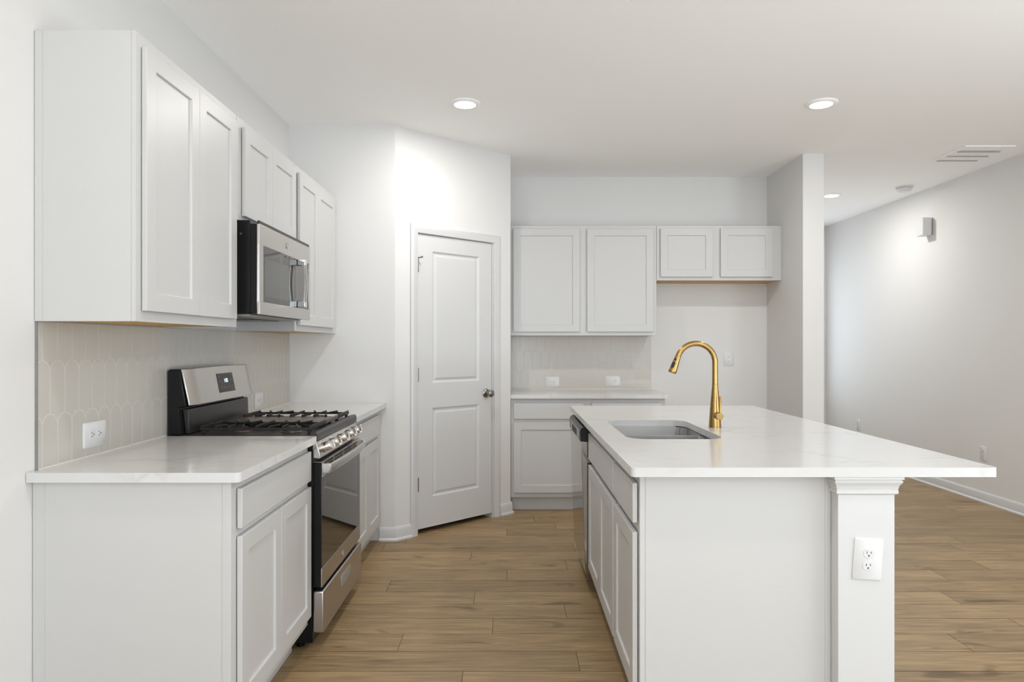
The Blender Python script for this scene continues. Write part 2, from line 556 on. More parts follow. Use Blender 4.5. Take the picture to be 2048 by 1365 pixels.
DIA = F((A2.x, A2.y, 0), (B2.x - A2.x, B2.y - A2.y, 0), (0, 0, 1), (B2.y - A2.y, -(B2.x - A2.x), 0))
DL = (B2 - A2).length
D0, D1, DH = 0.1705 * DL, 0.8203 * DL, 2.058
bm = BM()
fbox(bm, DIA, 0, D0 - 0.02, 0, HC, -0.1, 0)
fbox(bm, DIA, D1 + 0.02, DL, 0, HC, -0.1, 0)
fbox(bm, DIA, D0 - 0.02, D1 + 0.02, DH + 0.02, HC, -0.1, 0)
struct('wall_pantry_diagonal', bm, 'wall', 'angled white wall holding the pantry door', 'wall')
bm = BM(); box(bm, B2.x - 0.1, B2.x, B2.y + 0.0, YB, 0, HC)
struct('wall_pantry_side', bm, 'wall', 'white pantry side wall beside the back cabinets', 'wall')
bm = BM(); box(bm, XL - 0.1, XA1, YB, YB + 0.1, -0.02, HC)
struct('wall_back', bm, 'wall', 'white back wall above the back cabinets and in the fridge alcove', 'wall')
bm = BM(); box(bm, XA0, XA1, YA, YH, 0, HC)
struct('wall_alcove', bm, 'wall', 'white wall between the fridge alcove and the hall, its narrow end facing the camera', 'wall')
bm = BM(); box(bm, XR, XR + 0.1, REAR_Y - 0.1, -0.65, -0.02, HC); box(bm, XR, XR + 0.1, 1.75, YH + 0.1, -0.02, HC)
box(bm, XR, XR + 0.1, -0.65, 1.75, -0.02, 0.45); box(bm, XR, XR + 0.1, -0.65, 1.75, 2.25, HC)
struct('wall_right', bm, 'wall', 'long white right wall of the living area and hall', 'wall')
bm = BM(); box(bm, XA1, 2.62, YH, YH + 0.1, -0.02, HC); box(bm, 3.68, XR, YH, YH + 0.1, -0.02, HC)
box(bm, 2.62, 3.68, YH, YH + 0.1, -0.02, 0.65); box(bm, 2.62, 3.68, YH, YH + 0.1, 2.35, HC)
struct('wall_hall', bm, 'wall', 'white end wall of the hall', 'wall')
# rear wall with a window and a patio door opening
bm = BM()
xs = [XL - 0.1, -1.25, 0.55, 1.2, 3.5, XR + 0.1]
ry0, ry1 = REAR_Y - 0.1, REAR_Y
box(bm, xs[0], xs[1], ry0, ry1, -0.02, HC); box(bm, xs[2], xs[3], ry0, ry1, -0.02, HC); box(bm, xs[4], xs[5], ry0, ry1, -0.02, HC)
box(bm, xs[1], xs[2], ry0, ry1, -0.02, 0.55); box(bm, xs[1], xs[2], ry0, ry1, 2.35, HC)
box(bm, xs[3], xs[4], ry0, ry1, 2.35, HC)
struct('wall_rear', bm, 'wall', 'white wall behind the camera with its window openings', 'wall')
for nm, (a, b, c, d), lb in (('window_1', (xs[1], xs[2], 0.55, 2.35), 'white framed window behind the camera'), ('window_2', (xs[3], xs[4], 0.0, 2.35), 'white framed patio door behind the camera')):
    bm = BM()
    t = 0.05
    box(bm, a, a + t, ry0 + .02, ry1 - .02, c, d); box(bm, b - t, b, ry0 + .02, ry1 - .02, c, d)
    box(bm, a + t, b - t, ry0 + .02, ry1 - .02, d - t, d); box(bm, a + t, b - t, ry0 + .02, ry1 - .02, c, c + t)
    box(bm, (a + b) / 2 - .025, (a + b) / 2 + .025, ry0 + .02, ry1 - .02, c + t, d - t)
    struct(nm, bm, 'trim', lb, 'window')

bm = BM()
wx = (XR + 0.02, XR + 0.08)
box(bm, *wx, -0.65, -0.60, 0.45, 2.25); box(bm, *wx, 1.70, 1.75, 0.45, 2.25); box(bm, *wx, 0.525, 0.575, 0.50, 2.20)
box(bm, *wx, -0.60, 1.70, 0.45, 0.50); box(bm, *wx, -0.60, 1.70, 2.20, 2.25)
struct('added_window_3', bm, 'trim', 'added white framed window in the right wall, unseen beside the camera', 'window')  # window added out of view to carry the side light
bm = BM()
wy = (YH + 0.02, YH + 0.08)
box(bm, 2.62, 2.67, *wy, 0.65, 2.35); box(bm, 3.63, 3.68, *wy, 0.65, 2.35); box(bm, 2.67, 3.63, *wy, 0.65, 0.70)
box(bm, 2.67, 3.63, *wy, 2.30, 2.35); box(bm, 2.67, 3.63, *wy, 1.475, 1.525)
struct('window_4', bm, 'trim', 'white framed window at the far end of the hall', 'window')
# baseboards
BASE = [(0.0, 0.0), (0.026, 0.0), (0.026, 0.010), (0.020, 0.017), (0.015, 0.019), (0.015, 0.070), (0.011, 0.080), (0.008, 0.085), (0.0, 0.088)]
def base(name, path, label):
    bm = BM(); sweep(bm, path, BASE)
    struct(name, bm, 'trim', label, 'baseboard')
P = lambda t: (DIA(t, 0, 0).x, DIA(t, 0, 0).y)
CASW = 0.057
base('baseboard_pantry_left', [P(D0 - CASW - 0.001), (A2.x, A2.y), (-0.86, A2.y)], 'white baseboard wrapping the corner left of the pantry door')
base('baseboard_pantry_right', [(B2.x, 5.200), (B2.x, B2.y), P(D1 + CASW + 0.014)], 'white baseboard wrapping the corner right of the pantry door')
base('baseboard_right', [(XR, REAR_Y), (XR, YH)], 'white baseboard along the right wall')
base('baseboard_alcove', [(XA1, YH), (XA1, YA), (XA0, YA), (XA0, YB)], 'white baseboard round the fridge alcove wall')
base('baseboard_back', [(XA0, YB), (1.22, YB)], 'white baseboard along the back of the fridge alcove')
base('baseboard_left', [(XL, 2.05), (XL, REAR_Y)], 'white baseboard along the left wall near the camera')

# pantry door: slab, casing, hinges, knob
def rpanel_door():
    d = thing('door_1', DIA(0.5 * (D0 + D1), 0, 0), 'white two-panel pantry door set in the angled wall', 'door', None, 'structure')
    g = 0.003
    u0, u1, v0, v1, nf = D0 + g, D1 - g, 0.036, DH - 0.004, -0.004
    us = [u0, u0 + 0.128, u1 - 0.122, u1]
    vs_ = [v0, 0.243, 0.858, 1.032, 1.945, v1]
    bm = BM()
    G = [[bm.verts.new(DIA(u, v, nf)) for u in us] for v in vs_]
    for r in range(5):
        for c in range(3):
            a, b, cc, dd = G[r][c], G[r][c + 1], G[r + 1][c + 1], G[r + 1][c]
            if c == 1 and r in (1, 3):
                prev = [a, b, cc, dd]
                for ins, dep in ((0.004, -0.003), (0.012, -0.010), (0.022, -0.0105), (0.030, -0.004), (0.036, -0.0025)):
                    q = [(us[1] + ins, vs_[r] + ins), (us[2] - ins, vs_[r] + ins), (us[2] - ins, vs_[r + 1] - ins), (us[1] + ins, vs_[r + 1] - ins)]
                    cur = [bm.verts.new(DIA(u, v, nf + dep)) for u, v in q]
                    for k in range(4):
                        bm.faces.new([prev[k], prev[(k + 1) % 4], cur[(k + 1) % 4], cur[k]])
                    prev = cur
                bm.faces.new(prev)
            else: bm.faces.new([a, b, cc, dd])
    Bk = {}
    corners = [(u0, v0), (u1, v0), (u1, v1), (u0, v1)]
    bk = [bm.verts.new(DIA(u, v, nf - 0.035)) for u, v in corners]
    bm.faces.new(list(reversed(bk)))
    bot = G[0]; top = G[5]; lef = [r[0] for r in G]; rig = [r[3] for r in G]
    bm.faces.new([bk[0], bk[1]] + list(reversed(bot)))
    bm.faces.new([bk[3]] + top + [bk[2]])
    bm.faces.new([bk[0]] + lef + [bk[3]])
    bm.faces.new([bk[1], bk[2]] + list(reversed(rig)))
    part('door_slab', bm, 'trim', d, 0.0, sharp=2)
    for z in (1.838, 1.092, 0.344):
        bm = BM()
        lathe(bm, DIA(D0, z - 0.048, 0.006), (0, 0, 1), [(0.006, 0), (0.006, 0.096)], 10)
        fbox(bm, DIA, D0 - 0.001, D0 + 0.014, z - 0.045, z + 0.045, -0.003, -0.001)
        part('hinge', bm, 'nickel', d)
    bm = BM()
    tube(bm, [DIA(D0, 1.888, 0.008), DIA(D0 + 0.010, 1.890, 0.018), DIA(D0 + 0.020, 1.894, 0.026)], 0.004, 8)
    lathe(bm, DIA(D0 + 0.020, 1.894, 0.026), DIA.n, [(0.006, 0), (0.006, 0.006)], 8)
    part('hinge_pin_stop', bm, 'nickel', d)
    kc = DIA(D1 - 0.058, 0.936, nf)
    bm = BM()
    lathe(bm, kc, DIA.n, [(0.033, 0.0), (0.033, 0.004), (0.028, 0.009), (0.013, 0.012), (0.012, 0.03), (0.018, 0.036), (0.0265, 0.045), (0.028, 0.055), (0.025, 0.064), (0.015, 0.069)], 24)
    part('door_knob', bm, 'nickel', d, label='dark satin nickel round knob')
    # casing
    bm = BM()
    prof = [(0.0, 0.0), (0.0, 0.010), (0.006, 0.013), (0.02, 0.014), (0.03, 0.017), (0.045, 0.018), (0.052, 0.016), (CASW, 0.010), (CASW, 0.0)]
    def cas(bm, a, b, H):
        rows = [[bm.verts.new(DIA(u, v, n)) for u, v, n in ((a - dd, 0, nn), (a - dd, H + dd, nn), (b + dd, H + dd, nn), (b + dd, 0, nn))] for dd, nn in prof]
        for r0, r1 in zip(rows, rows[1:] + rows[:1]):
            for k in range(3): bm.faces.new([r0[k], r0[k + 1], r1[k + 1], r1[k]])
        bm.faces.new([r[0] for r in rows]); bm.faces.new([r[3] for r in rows])
    cas(bm, D0 - 0.002, D1 + 0.014, DH + 0.002)
    struct('trim_1', bm, 'trim', 'white moulded casing round the pantry door', 'door casing')
    bm = BM()
    fbox(bm, DIA, D0 - 0.019, D0 - 0.001, 0, DH, -0.1, -0.0005); fbox(bm, DIA, D1 + 0.001, D1 + 0.019, 0, DH, -0.1, -0.0005)
    fbox(bm, DIA, D0 - 0.019, D1 + 0.019, DH, DH + 0.019, -0.1, -0.0005)
    struct('trim_2', bm, 'trim', 'white jamb inside the pantry doorway', 'door jamb')
rpanel_door()

# ------------------------------------------------------------------ cabinets
LEFT = F((0, 0, 0), (0, 1, 0), (0, 0, 1), (1, 0, 0))          # faces +x : u = y
BACK = F((0, 0, 0), (1, 0, 0), (0, 0, 1), (0, -1, 0))         # faces -y : u = x, n = -y
ISL = F((0, 0, 0), (0, -1, 0), (0, 0, 1), (-1, 0, 0))         # faces -x : u = -y, n = -x
DT = 0.0195
def cabinet(name, f, u0, u1, z0, z1, nback, nface, doors, drawers, label, group=None, toe=False, raw=False, end=None, stile=0.036, cat='cabinet'):
    """face-frame cabinet; doors and drawers are (u0, u1, v0, v1) in the frame f"""
    b = f((u0 + u1) / 2, 0, (nback + nface) / 2)
    t = thing(name, (b.x, b.y, z0), label, cat, group)
    g = 0.0006
    bm = BM()
    zb = z0
    fr = 0.019
    # carcass: an open-bottomed box for wall cabinets, a toe-kick notch for base cabinets
    if toe:
        fbox(bm, f, u0 + g, u1 - g, 0.112, z1, nback + 0.0008, nface - fr)
        fbox(bm, f, u0 + g, u1 - g, 0.0, 0.112, nback + 0.0008, nface - 0.076)
        zb = 0.112
    elif raw:
        fbox(bm, f, u0 + g, u1 - g, z0 + 0.006, z1, nback + 0.0008, nface - fr)
        fbox(bm, f, u0 + g, u0 + 0.016, z0, z0 + 0.006, nback + 0.0008, nface - fr)
        fbox(bm, f, u1 - 0.016, u1 - g, z0, z0 + 0.006, nback + 0.0008, nface - fr)
    else:
        fbox(bm, f, u0 + g, u1 - g, z0, z1, nback + 0.0008, nface - fr)
    part('carcass', bm, 'cab', t)
    # face frame with real openings' worth of rails and stiles in front of the carcass
    bm = BM()
    fbox(bm, f, u0 + g, u1 - g, zb, z1, nface - fr, nface)
    part('face_frame', bm, 'cab', t, 0.001)
    if raw:
        bm = BM(); fbox(bm, f, u0 + 0.017, u1 - 0.017, z0 + 0.0025, z0 + 0.0055, nback + 0.002, nface - fr - 0.001)
        part('underside_panel', bm, 'raw', t, label='unpainted golden wood underside')
    if toe:
        bm = BM(); fbox(bm, f, u0 + g, u1 - g, 0.0, 0.110, nface - 0.0755, nface - 0.066)
        part('toe_kick', bm, 'cab', t, 0.001)
    if end:
        side, a, b2 = end
        bm = BM()
        uu = (u0 - 0.0045, u0 + g) if side < 0 else (u1 - g, u1 + 0.0045)
        st = 0.0006
        fbox(bm, f, uu[0], uu[1], z0, z1, nback + a, nface - b2)
        # scribe strip against the wall and frame edge
        fbox(bm, f, uu[0] + (st if side < 0 else 0), uu[1] - (0 if side < 0 else st), z0, z1, nback + 0.002, nback + a - 0.0004)
        fbox(bm, f, uu[0] + (st if side < 0 else 0), uu[1] - (0 if side < 0 else st), z0, z1, nface - b2 + 0.0004, nface)
        part('end_panel', bm, 'cab', t, 0.0007)
    for (a, b_, c, d) in doors:
        bm = BM(); shaker(bm, f, a, b_, c, d, nface + 0.0028, nface + DT)
        part('door', bm, 'cab', t, 0.0014)
    for (a, b_, c, d) in drawers:
        bm = BM(); fbox(bm, f, a, b_, c, d, nface + 0.0028, nface + DT)
        part('drawer', bm, 'cab', t, 0.0022)
    return t
XF = -0.854                  # left run face frame
DRW = (0.724, 0.849); DOR = (0.153, 0.699)
GB = 'base cabinets of the kitchen'; GW = 'wall cabinets of the kitchen'
cabinet('base_cabinet', LEFT, 2.0655, 2.845, 0, CT0, XL, XF,
        [(2.100, 2.4605, *DOR), (2.4625, 2.833, *DOR)], [(2.100, 2.833, *DRW)],
        'pale grey base cabinet, one wide drawer over two doors, nearest the camera beside the range', GB, toe=True, end=(-1, 0.040, 0.028))
cabinet('base_cabinet', LEFT, 3.603, YS - 0.001, 0, CT0, XL, XF,
        [(3.635, 3.985, *DOR), (3.987, 4.337, *DOR)], [(3.635, 4.337, *DRW)],
        'pale grey base cabinet between the range and the short pantry wall', GB, toe=True)
XU = -1.151
UZ0, UZ1 = 1.371, 2.267
cabinet('wall_cabinet', LEFT, 2.0735, 2.836, UZ0, UZ1, XL, XU,
        [(2.099, 2.4565, 1.4045, 2.230), (2.4585, 2.794, 1.4045, 2.230)], [],
        'tall pale grey two-door wall cabinet nearest the camera, its plain end panel showing', GW, raw=True, end=(-1, 0.028, 0.014))
cabinet('wall_cabinet', LEFT, 2.838, 3.598, 1.828, UZ1, XL, XU,
        [(2.884, 3.214, 1.850, 2.232), (3.216, 3.562, 1.850, 2.232)], [],
        'short pale grey two-door wall cabinet above the microwave', GW, raw=True)
cabinet('wall_cabinet', LEFT, 3.600, YS - 0.001, UZ0, UZ1, XL, XU,
        [(3.637, 3.981, 1.4045, 2.230), (3.983, 4.368, 1.4045, 2.230)], [],
        'pale grey two-door wall cabinet between the microwave and the short pantry wall', GW, raw=True)
# back wall
cabinet('base_cabinet', BACK, B2.x + 0.001, 1.208, 0, CT0, -YB, -5.222,
        [(0.033, 0.571, 0.150, 0.694), (0.637, 1.180, 0.150, 0.694)], [(0.033, 0.571, 0.721, 0.846), (0.637, 1.180, 0.721, 0.846)],
        'pale grey base cabinet with two drawers under the back counter', GB, toe=True)
cabinet('wall_cabinet', BACK, B2.x + 0.001, 1.205, UZ0, 2.272, -YB, -5.515,
        [(0.031, 0.574, 1.403, 2.245), (0.635, 1.1765, 1.403, 2.245)], [],
        'tall pale grey two-door wall cabinet over the back counter', GW, raw=True)
cabinet('wall_cabinet', BACK, 1.2065, XA0 - 0.001, 1.824, 2.272, -YB, -5.515,
        [(1.235, 1.6625, 1.852, 2.248), (1.726, 2.153, 1.852, 2.248)], [],
        'short pale grey two-door wall cabinet high in the fridge alcove', GW, raw=True)
# island (u = -y, n = -x)
NF = -0.4229
cabinet('base_cabinet', ISL, -2.616, -2.192, 0, CT0, -1.0235, NF,
        [(-2.603, -2.205, 0.155, 0.6836)], [(-2.603, -2.205, 0.714, 0.8446)],
        'narrow pale grey island cabinet with one drawer over one door, nearest the camera', GB, toe=True)
cabinet('sink_base_cabinet', ISL, -3.462, -2.618, 0, CT0, -1.03, NF,
        [(-3.033, -2.632, 0.155, 0.6836), (-3.446, -3.037, 0.155, 0.6836)], [],
        'pale grey island sink cabinet with a false drawer front over two doors', GB, toe=True)
sb = [o for o in COL.objects if o.name.startswith('sink_base_cabinet')][0]
bm = BM(); fbox(bm, ISL, -3.446, -2.632, 0.714, 0.8446, NF + 0.0015, NF + DT)
part('false_drawer_front', bm, 'cab', sb, 0.0022)
# the carcass of the sink cabinet is open on top for the bowls
for c in sb.children:
    if c.name.startswith('carcass'):
        me = c.data; bpy.data.objects.remove(c); bpy.data.meshes.remove(me)
bm = BM()
fr = NF - 0.019
fbox(bm, ISL, -3.4614, -3.445, 0.112, CT0, -1.029, fr); fbox(bm, ISL, -2.635, -2.6186, 0.112, CT0, -1.029, fr)
fbox(bm, ISL, -3.445, -2.635, 0.112, 0.128, -1.029, fr); fbox(bm, ISL, -3.445, -2.635, 0.128, CT0, -1.029, -1.023)
fbox(bm, ISL, -3.4614, -2.6186, 0.0, 0.112, -1.029, NF - 0.076)
part('carcass', bm, 'cab', sb)
# island end panel, far panel, seat-side panel, posts
t = thing('island_end_panel', (0.74, 2.19, 0), 'plain pale grey end panel of the island facing the camera', 'panel')
bm = BM(); box(bm, 0.4416, 1.0252, 2.1858, 2.1914, 0, CT0)
part('panel', bm, 'cab', t, 0.0006)
bm = BM(); box(bm, 0.424, 0.4412, 2.1862, 2.1914, 0, CT0); part('corner_strip', bm, 'cab', t, 0.0006)
bm = BM(); box(bm, 1.0256, 1.0445, 2.1862, 2.1905, 0, CT0); part('corner_strip', bm, 'cab', t, 0.0006)
bm = BM(); box(bm, 0.424, 1.022, 4.085, 4.21, 0, CT0)
tag(part('island_filler_panel', bm, 'cab', None, 0.001), 'pale grey panel closing the far end of the island behind the dishwasher', 'panel')
bm = BM(); box(bm, 1.0465, 1.075, 2.3425, 4.0365, 0, CT0)
tag(part('island_back_panel', bm, 'trim', None, 0.001), 'white panel along the seating side of the island under the overhang', 'panel')
def post(y0, y1, label):
    x0, x1 = 1.0455, 1.2255
    t = thing('island_post', ((x0 + x1) / 2, (y0 + y1) / 2, 0), label, 'post', 'white posts under the island overhang')
    bm = BM(); box(bm, x0, x1, y0, y1, 0.0, 0.835); part('shaft', bm, 'trim', t, 0.0015)
    prof = [(0.0, 0.820), (0.008, 0.826), (0.008, 0.8365), (0.0065, 0.8375), (0.0065, 0.8395), (0.008, 0.8405), (0.009, 0.848), (0.012, 0.855), (0.016, 0.860), (0.0175, 0.864), (0.0175, 0.867), (0.015, 0.868), (0.015, 0.870), (0.020, 0.8725), (0.020, 0.8805)]
    bm = BM()
    rows = []
    for o, z in prof: rows.append([bm.verts.new(c) for c in ((x0 - o, y0 - o, z), (x1 + o, y0 - o, z), (x1 + o, y1 + o, z), (x0 - o, y1 + o, z))])
    for a, b in zip(rows, rows[1:]):
        for k in range(4): bm.faces.new([a[k], a[(k + 1) % 4], b[(k + 1) % 4], b[k]])
    bm.faces.new(rows[0]); bm.faces.new(rows[-1])
    part('capital', bm, 'trim', t, sharp=20)
    return t
post(2.140, 2.320, 'white square island post with a moulded capital, nearest the camera')
post(4.06, 4.24, 'white square island post at the far end of the overhang')

# ------------------------------------------------------------------ countertops
def counter(name, outer, holes, label, group='white quartz worktops'):
    bm = BM(); plate_hole(bm, outer, holes, CT0 + 0.0002, CT1)
    return tag(part(name, bm, 'quartz', None, 0.003, 3, recalc=False), label, 'countertop', group)
counter('countertop', rrect(XL + 0.001, -0.816, 2.032, 2.847, [0.003, 0.003, 0.003, 0.018]), [], 'white veined quartz worktop left of the range, nearest the camera')
counter('countertop', rrect(XL + 0.001, -0.816, 3.600, YS - 0.001, 0.003), [], 'white veined quartz worktop beyond the range against the short pantry wall')
counter('countertop', rrect(B2.x + 0.001, 1.2245, 5.179, YB - 0.001, [0.003, 0.003, 0.003, 0.012]), [], 'white quartz worktop along the back wall')
SX0, SX1, SY0, SY1 = 0.49, 0.89, 2.756, 3.456
counter('countertop', rrect(0.3838, 1.5405, 2.1165, 4.264, 0.016), [rrect(SX0, SX1, SY0, SY1, 0.085, 10)], 'large white veined quartz island worktop with the sink cut into it')
# ------------------------------------------------------------------ sink
def sink():
    t = thing('sink', ((SX0 + SX1) / 2, (SY0 + SY1) / 2, 0.68), 'stainless steel double-bowl undermount sink in the island', 'sink')
    ym = 3.105
    bowls = ((SY0 - 0.004, ym - 0.014), (ym + 0.014, SY1 + 0.004))
    x0, x1 = SX0 - 0.004, SX1 + 0.004
    rad = ([0.03, 0.03, 0.088, 0.088], [0.088, 0.088, 0.03, 0.03])
    bm = BM()
    plate_hole(bm, rrect(x0 - 0.012, x1 + 0.012, SY0 - 0.016, SY1 + 0.016, 0.03), [rrect(x0, x1, a, b, rad[i], 8) for i, (a, b) in enumerate(bowls)], 0.8745, 0.8765)
    part('rim', bm, 'steel_sink', t)
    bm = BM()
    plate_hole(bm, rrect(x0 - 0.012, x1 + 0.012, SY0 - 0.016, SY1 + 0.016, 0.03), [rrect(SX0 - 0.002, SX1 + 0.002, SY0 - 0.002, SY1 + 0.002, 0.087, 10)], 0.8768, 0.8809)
    part('shadow_strip', bm, 'slot', t, label='dark strip for the shadow line under the worktop edge')  # dark ring standing in for the shade under the worktop edge
    for i, (a, b) in enumerate(bowls):
        bm = BM()
        rings = []
        for z, ins in ((0.8755, 0), (0.86, 0.001), (0.76, 0.006), (0.715, 0.010), (0.697, 0.018), (0.688, 0.034), (0.685, 0.055)):
            r = [max(q - ins * 0.5, 0.02) for q in rad[i]]
            rings.append([bm.verts.new((x, y, z)) for x, y in rrect(x0 + ins, x1 - ins, a + ins, b - ins, r, 8)])
        for p, q in zip(rings, rings[1:]):
            k = len(p)
            for j in range(k): bm.faces.new([p[j], q[j], q[(j + 1) % k], p[(j + 1) % k]])
        bm.faces.new(rings[-1])
        part('bowl', bm, 'steel_sink', t, sharp=50, recalc=False)
        bm = BM(); lathe(bm, ((x0 + x1) / 2 + 0.04, (a + b) / 2, 0.6855), (0, 0, 1), [(0.057, 0), (0.057, 0.002), (0.045, 0.003), (0.04, 0.001), (0.012, 0.001), (0.01, 0.006)], 24)
        part('drain', bm, 'chrome', t)
sink()
# ------------------------------------------------------------------ faucet
def faucet():
    fx, fy = 0.961, 3.144
    t = thing('faucet', (fx, fy, CT1), 'brushed gold gooseneck faucet standing behind the sink on the island', 'faucet')
    bm = BM()
    lathe(bm, (fx, fy, CT1), (0, 0, 1), [(0.0285, 0), (0.0285, 0.003), (0.0275, 0.02), (0.0262, 0.045), (0.024, 0.075), (0.0205, 0.12), (0.0165, 0.165), (0.0140, 0.190), (0.0134, 0.2035)], 32)
    part('body', bm, 'gold', t, sharp=50)
    pts = [(fx, fy, 1.1155), (fx, fy, 1.16), (fx, fy, 1.20)]
    r = 0.089; cz = 1.2145
    for k in range(0, 33):
        a = math.radians(160 * k / 32)
        pts.append((fx - r + r * math.cos(a), fy, cz + r * math.sin(a)))
    bm = BM(); tube(bm, pts, 0.0130, 18); part('neck', bm, 'gold', t, sharp=50)
    bm = BM(); lathe(bm, (fx, fy, 1.1142), (0, 0, 1), [(0.0128, 0), (0.0128, 0.0016)], 24); part('joint_ring', bm, 'slot', t)
    a = math.radians(160)
    e = Vector((fx - r + r * math.cos(a), fy, cz + r * math.sin(a)))
    d = Vector((-math.sin(a), 0, math.cos(a)))
    bm = BM(); lathe(bm, e + d * 0.0008, d, [(0.0132, 0), (0.0142, 0.012), (0.0165, 0.04), (0.0190, 0.07), (0.0198, 0.080), (0.0180, 0.083)], 28)
    hd = part('spray_head', bm, 'gold', t, sharp=50)
    side = Vector((0, -1, 0)); out = d.cross(side)
    if out.x > 0: out = -out
    nrm = (side * 0.75 + out * 0.66).normalized()
    wv = nrm.cross(d).normalized()
    for c0, hh, ww, nm in ((0.020, 0.006, 0.006, 'spray_button'), (0.047, 0.0155, 0.0075, 'spray_button')):
        rr = 0.0142 + (c0 - 0.012) * 0.085
        cc = e + d * c0 + nrm * (rr - 0.003)
        slope = (d + nrm * 0.085).normalized(); nn = (nrm - d * 0.085).normalized()
        bf = F(cc, wv, slope, nn)
        bm = BM()
        prism(bm, bf, rrect(-ww, ww, -hh, hh, min(ww, hh) * 0.98, 6), -0.002, 0.0048)
        part(nm, bm, 'slot', hd, 0.0008, label='black rubber button')
    zc = 0.969
    bm = BM()
    lathe(bm, (fx + 0.002, fy - 0.012, zc), (0, -1, 0), [(0.0165, 0), (0.0165, 0.053), (0.0155, 0.0545)], 28)
    h = part('handle_hub', bm, 'gold', t, sharp=40)
    bm = BM()
    lathe(bm, (fx + 0.008, fy - 0.050, zc + 0.014), (0, 0, 1), [(0.0050, 0), (0.0046, 0.076), (0.0036, 0.0775)], 14)
    part('lever', bm, 'gold', h, sharp=40)
faucet()

# ------------------------------------------------------------------ backsplashes
t = thing('tile_backsplash', (XL, 3.26, CT1), 'greige glazed tile backsplash with long round-topped tiles behind the range', 'backsplash')
bm = BM(); box(bm, XL + 0.0005, XL + 0.008, 2.077, YS - 0.0005, CT1 + 0.0006, UZ0 - 0.001); part('tile_field', bm, 'tile_left', t)
bm = BM(); box(bm, XL + 0.0005, XL + 0.0085, 2.0735, 2.0766, CT1 + 0.0006, UZ0 - 0.001); part('edge_strip', bm, 'caulk_dark', t)
bm = BM(); box(bm, XL + 0.0082, XL + 0.0125, 2.078, 2.846, CT1 + 0.0003, CT1 + 0.004); part('caulk_line', bm, 'caulk', t)
bm = BM(); box(bm, XL + 0.0082, XL + 0.0125, 3.602, YS - 0.001, CT1 + 0.0003, CT1 + 0.004); part('caulk_line', bm, 'caulk', t)
t = thing('tile_backsplash', (0.6, YB, CT1), 'greige glazed tile backsplash between the back counter and wall cabinet', 'backsplash')
bm = BM(); box(bm, B2.x + 0.001, 1.222, YB - 0.008, YB - 0.0005, CT1 + 0.0006, UZ0 - 0.001); part('tile_field', bm, 'tile_back', t)
bm = BM(); box(bm, 1.2222, 1.226, YB - 0.0085, YB - 0.0005, CT1 + 0.0006, UZ0 - 0.001); part('edge_strip', bm, 'tile_back', t)
bm = BM(); box(bm, B2.x + 0.001, 1.222, YB - 0.0125, YB - 0.0082, CT1 + 0.0003, CT1 + 0.004); part('caulk_line', bm, 'caulk', t)

# ------------------------------------------------------------------ electrical outlets
def outlet(f, cu, cv, n, label, turn=0.0, W=0.088, H=0.127):
    g = f.rot(turn, cu, cv)
    b = g(0, 0, n)
    t = thing('wall_outlet', b, label, 'outlet', 'white duplex outlets')
    bm = BM()
    k = 0.004
    o = rrect(-W / 2, W / 2, -H / 2, H / 2, 0.004, 3); i_ = rrect(-W / 2 + k, W / 2 - k, -H / 2 + k, H / 2 - k, 0.003, 3)
    A = [bm.verts.new(g(u, v, n + 0.0004)) for u, v in o]; B_ = [bm.verts.new(g(u, v, n + 0.003)) for u, v in o]; C_ = [bm.verts.new(g(u, v, n + 0.006)) for u, v in i_]
    for p, q in ((A, B_), (B_, C_)):
        for j in range(len(p)): bm.faces.new([p[j], p[(j + 1) % len(p)], q[(j + 1) % len(p)], q[j]])
    bm.faces.new(C_); bm.faces.new(list(reversed(A)))
    part('cover_plate', bm, 'plastic', t)
    for s in (1, -1):
        c = s * 0.0195
        pts = []
        for j in range(28):
            a = 2 * PI * j / 28
            pts.append((0.0172 * math.cos(a), c + max(-0.0135, min(0.0135, 0.0172 * math.sin(a)))))
        bm = BM(); prism(bm, g, pts, n + 0.006, n + 0.0074)
        r = part('receptacle', bm, 'plastic', t, 0.0005)
        bm = BM()
        fbox(bm, g, -0.0075, -0.0055, c - 0.0015, c + 0.0065, n + 0.0068, n + 0.0077)
        fbox(bm, g, 0.0055, 0.0075, c - 0.0005, c + 0.0060, n + 0.0068, n + 0.0077)
        lathe(bm, g(0, c - 0.0075, n + 0.0068), g.n, [(0.0027, 0), (0.0027, 0.0009)], 10)
        part('slots', bm, 'slot', r)
    bm = BM(); lathe(bm, g(0, 0, n + 0.006), g.n, [(0.003, 0), (0.0028, 0.0009)], 10); part('screw', bm, 'plastic', t)
outlet(LEFT, 2.356, 0.986, XL + 0.008, 'white outlet on the tiled left backsplash beside the near worktop', PI / 2)
outlet(LEFT, 3.90, 0.976, XL + 0.008, 'white outlet on the tiled left backsplash just beyond the range', PI / 2)
outlet(BACK, 0.367, 0.976, -YB + 0.008, 'white outlet over the back counter, the one nearer the pantry', -PI / 2 + PI)
outlet(BACK, 0.8955, 0.981, -YB + 0.008, 'white outlet over the back counter, the one nearer the faucet', PI / 2)
outlet(BACK, 1.90, 1.174, -YB, 'white outlet on the bare alcove wall right of the faucet')
RIGHT = F((0, 0, 0), (0, -1, 0), (0, 0, 1), (-1, 0, 0))
outlet(RIGHT, -5.53, 0.40, -XR, 'white outlet low on the right wall above the island corner', 0, 0.075, 0.12)
outlet(RIGHT, -7.51, 0.395, -XR, 'white outlet low on the right wall far down the hall', 0, 0.075, 0.12)
outlet(BACK, 1.139, 0.6166, -2.140, 'slightly crooked white outlet on the near island post', -math.radians(3.8), 0.092, 0.134)

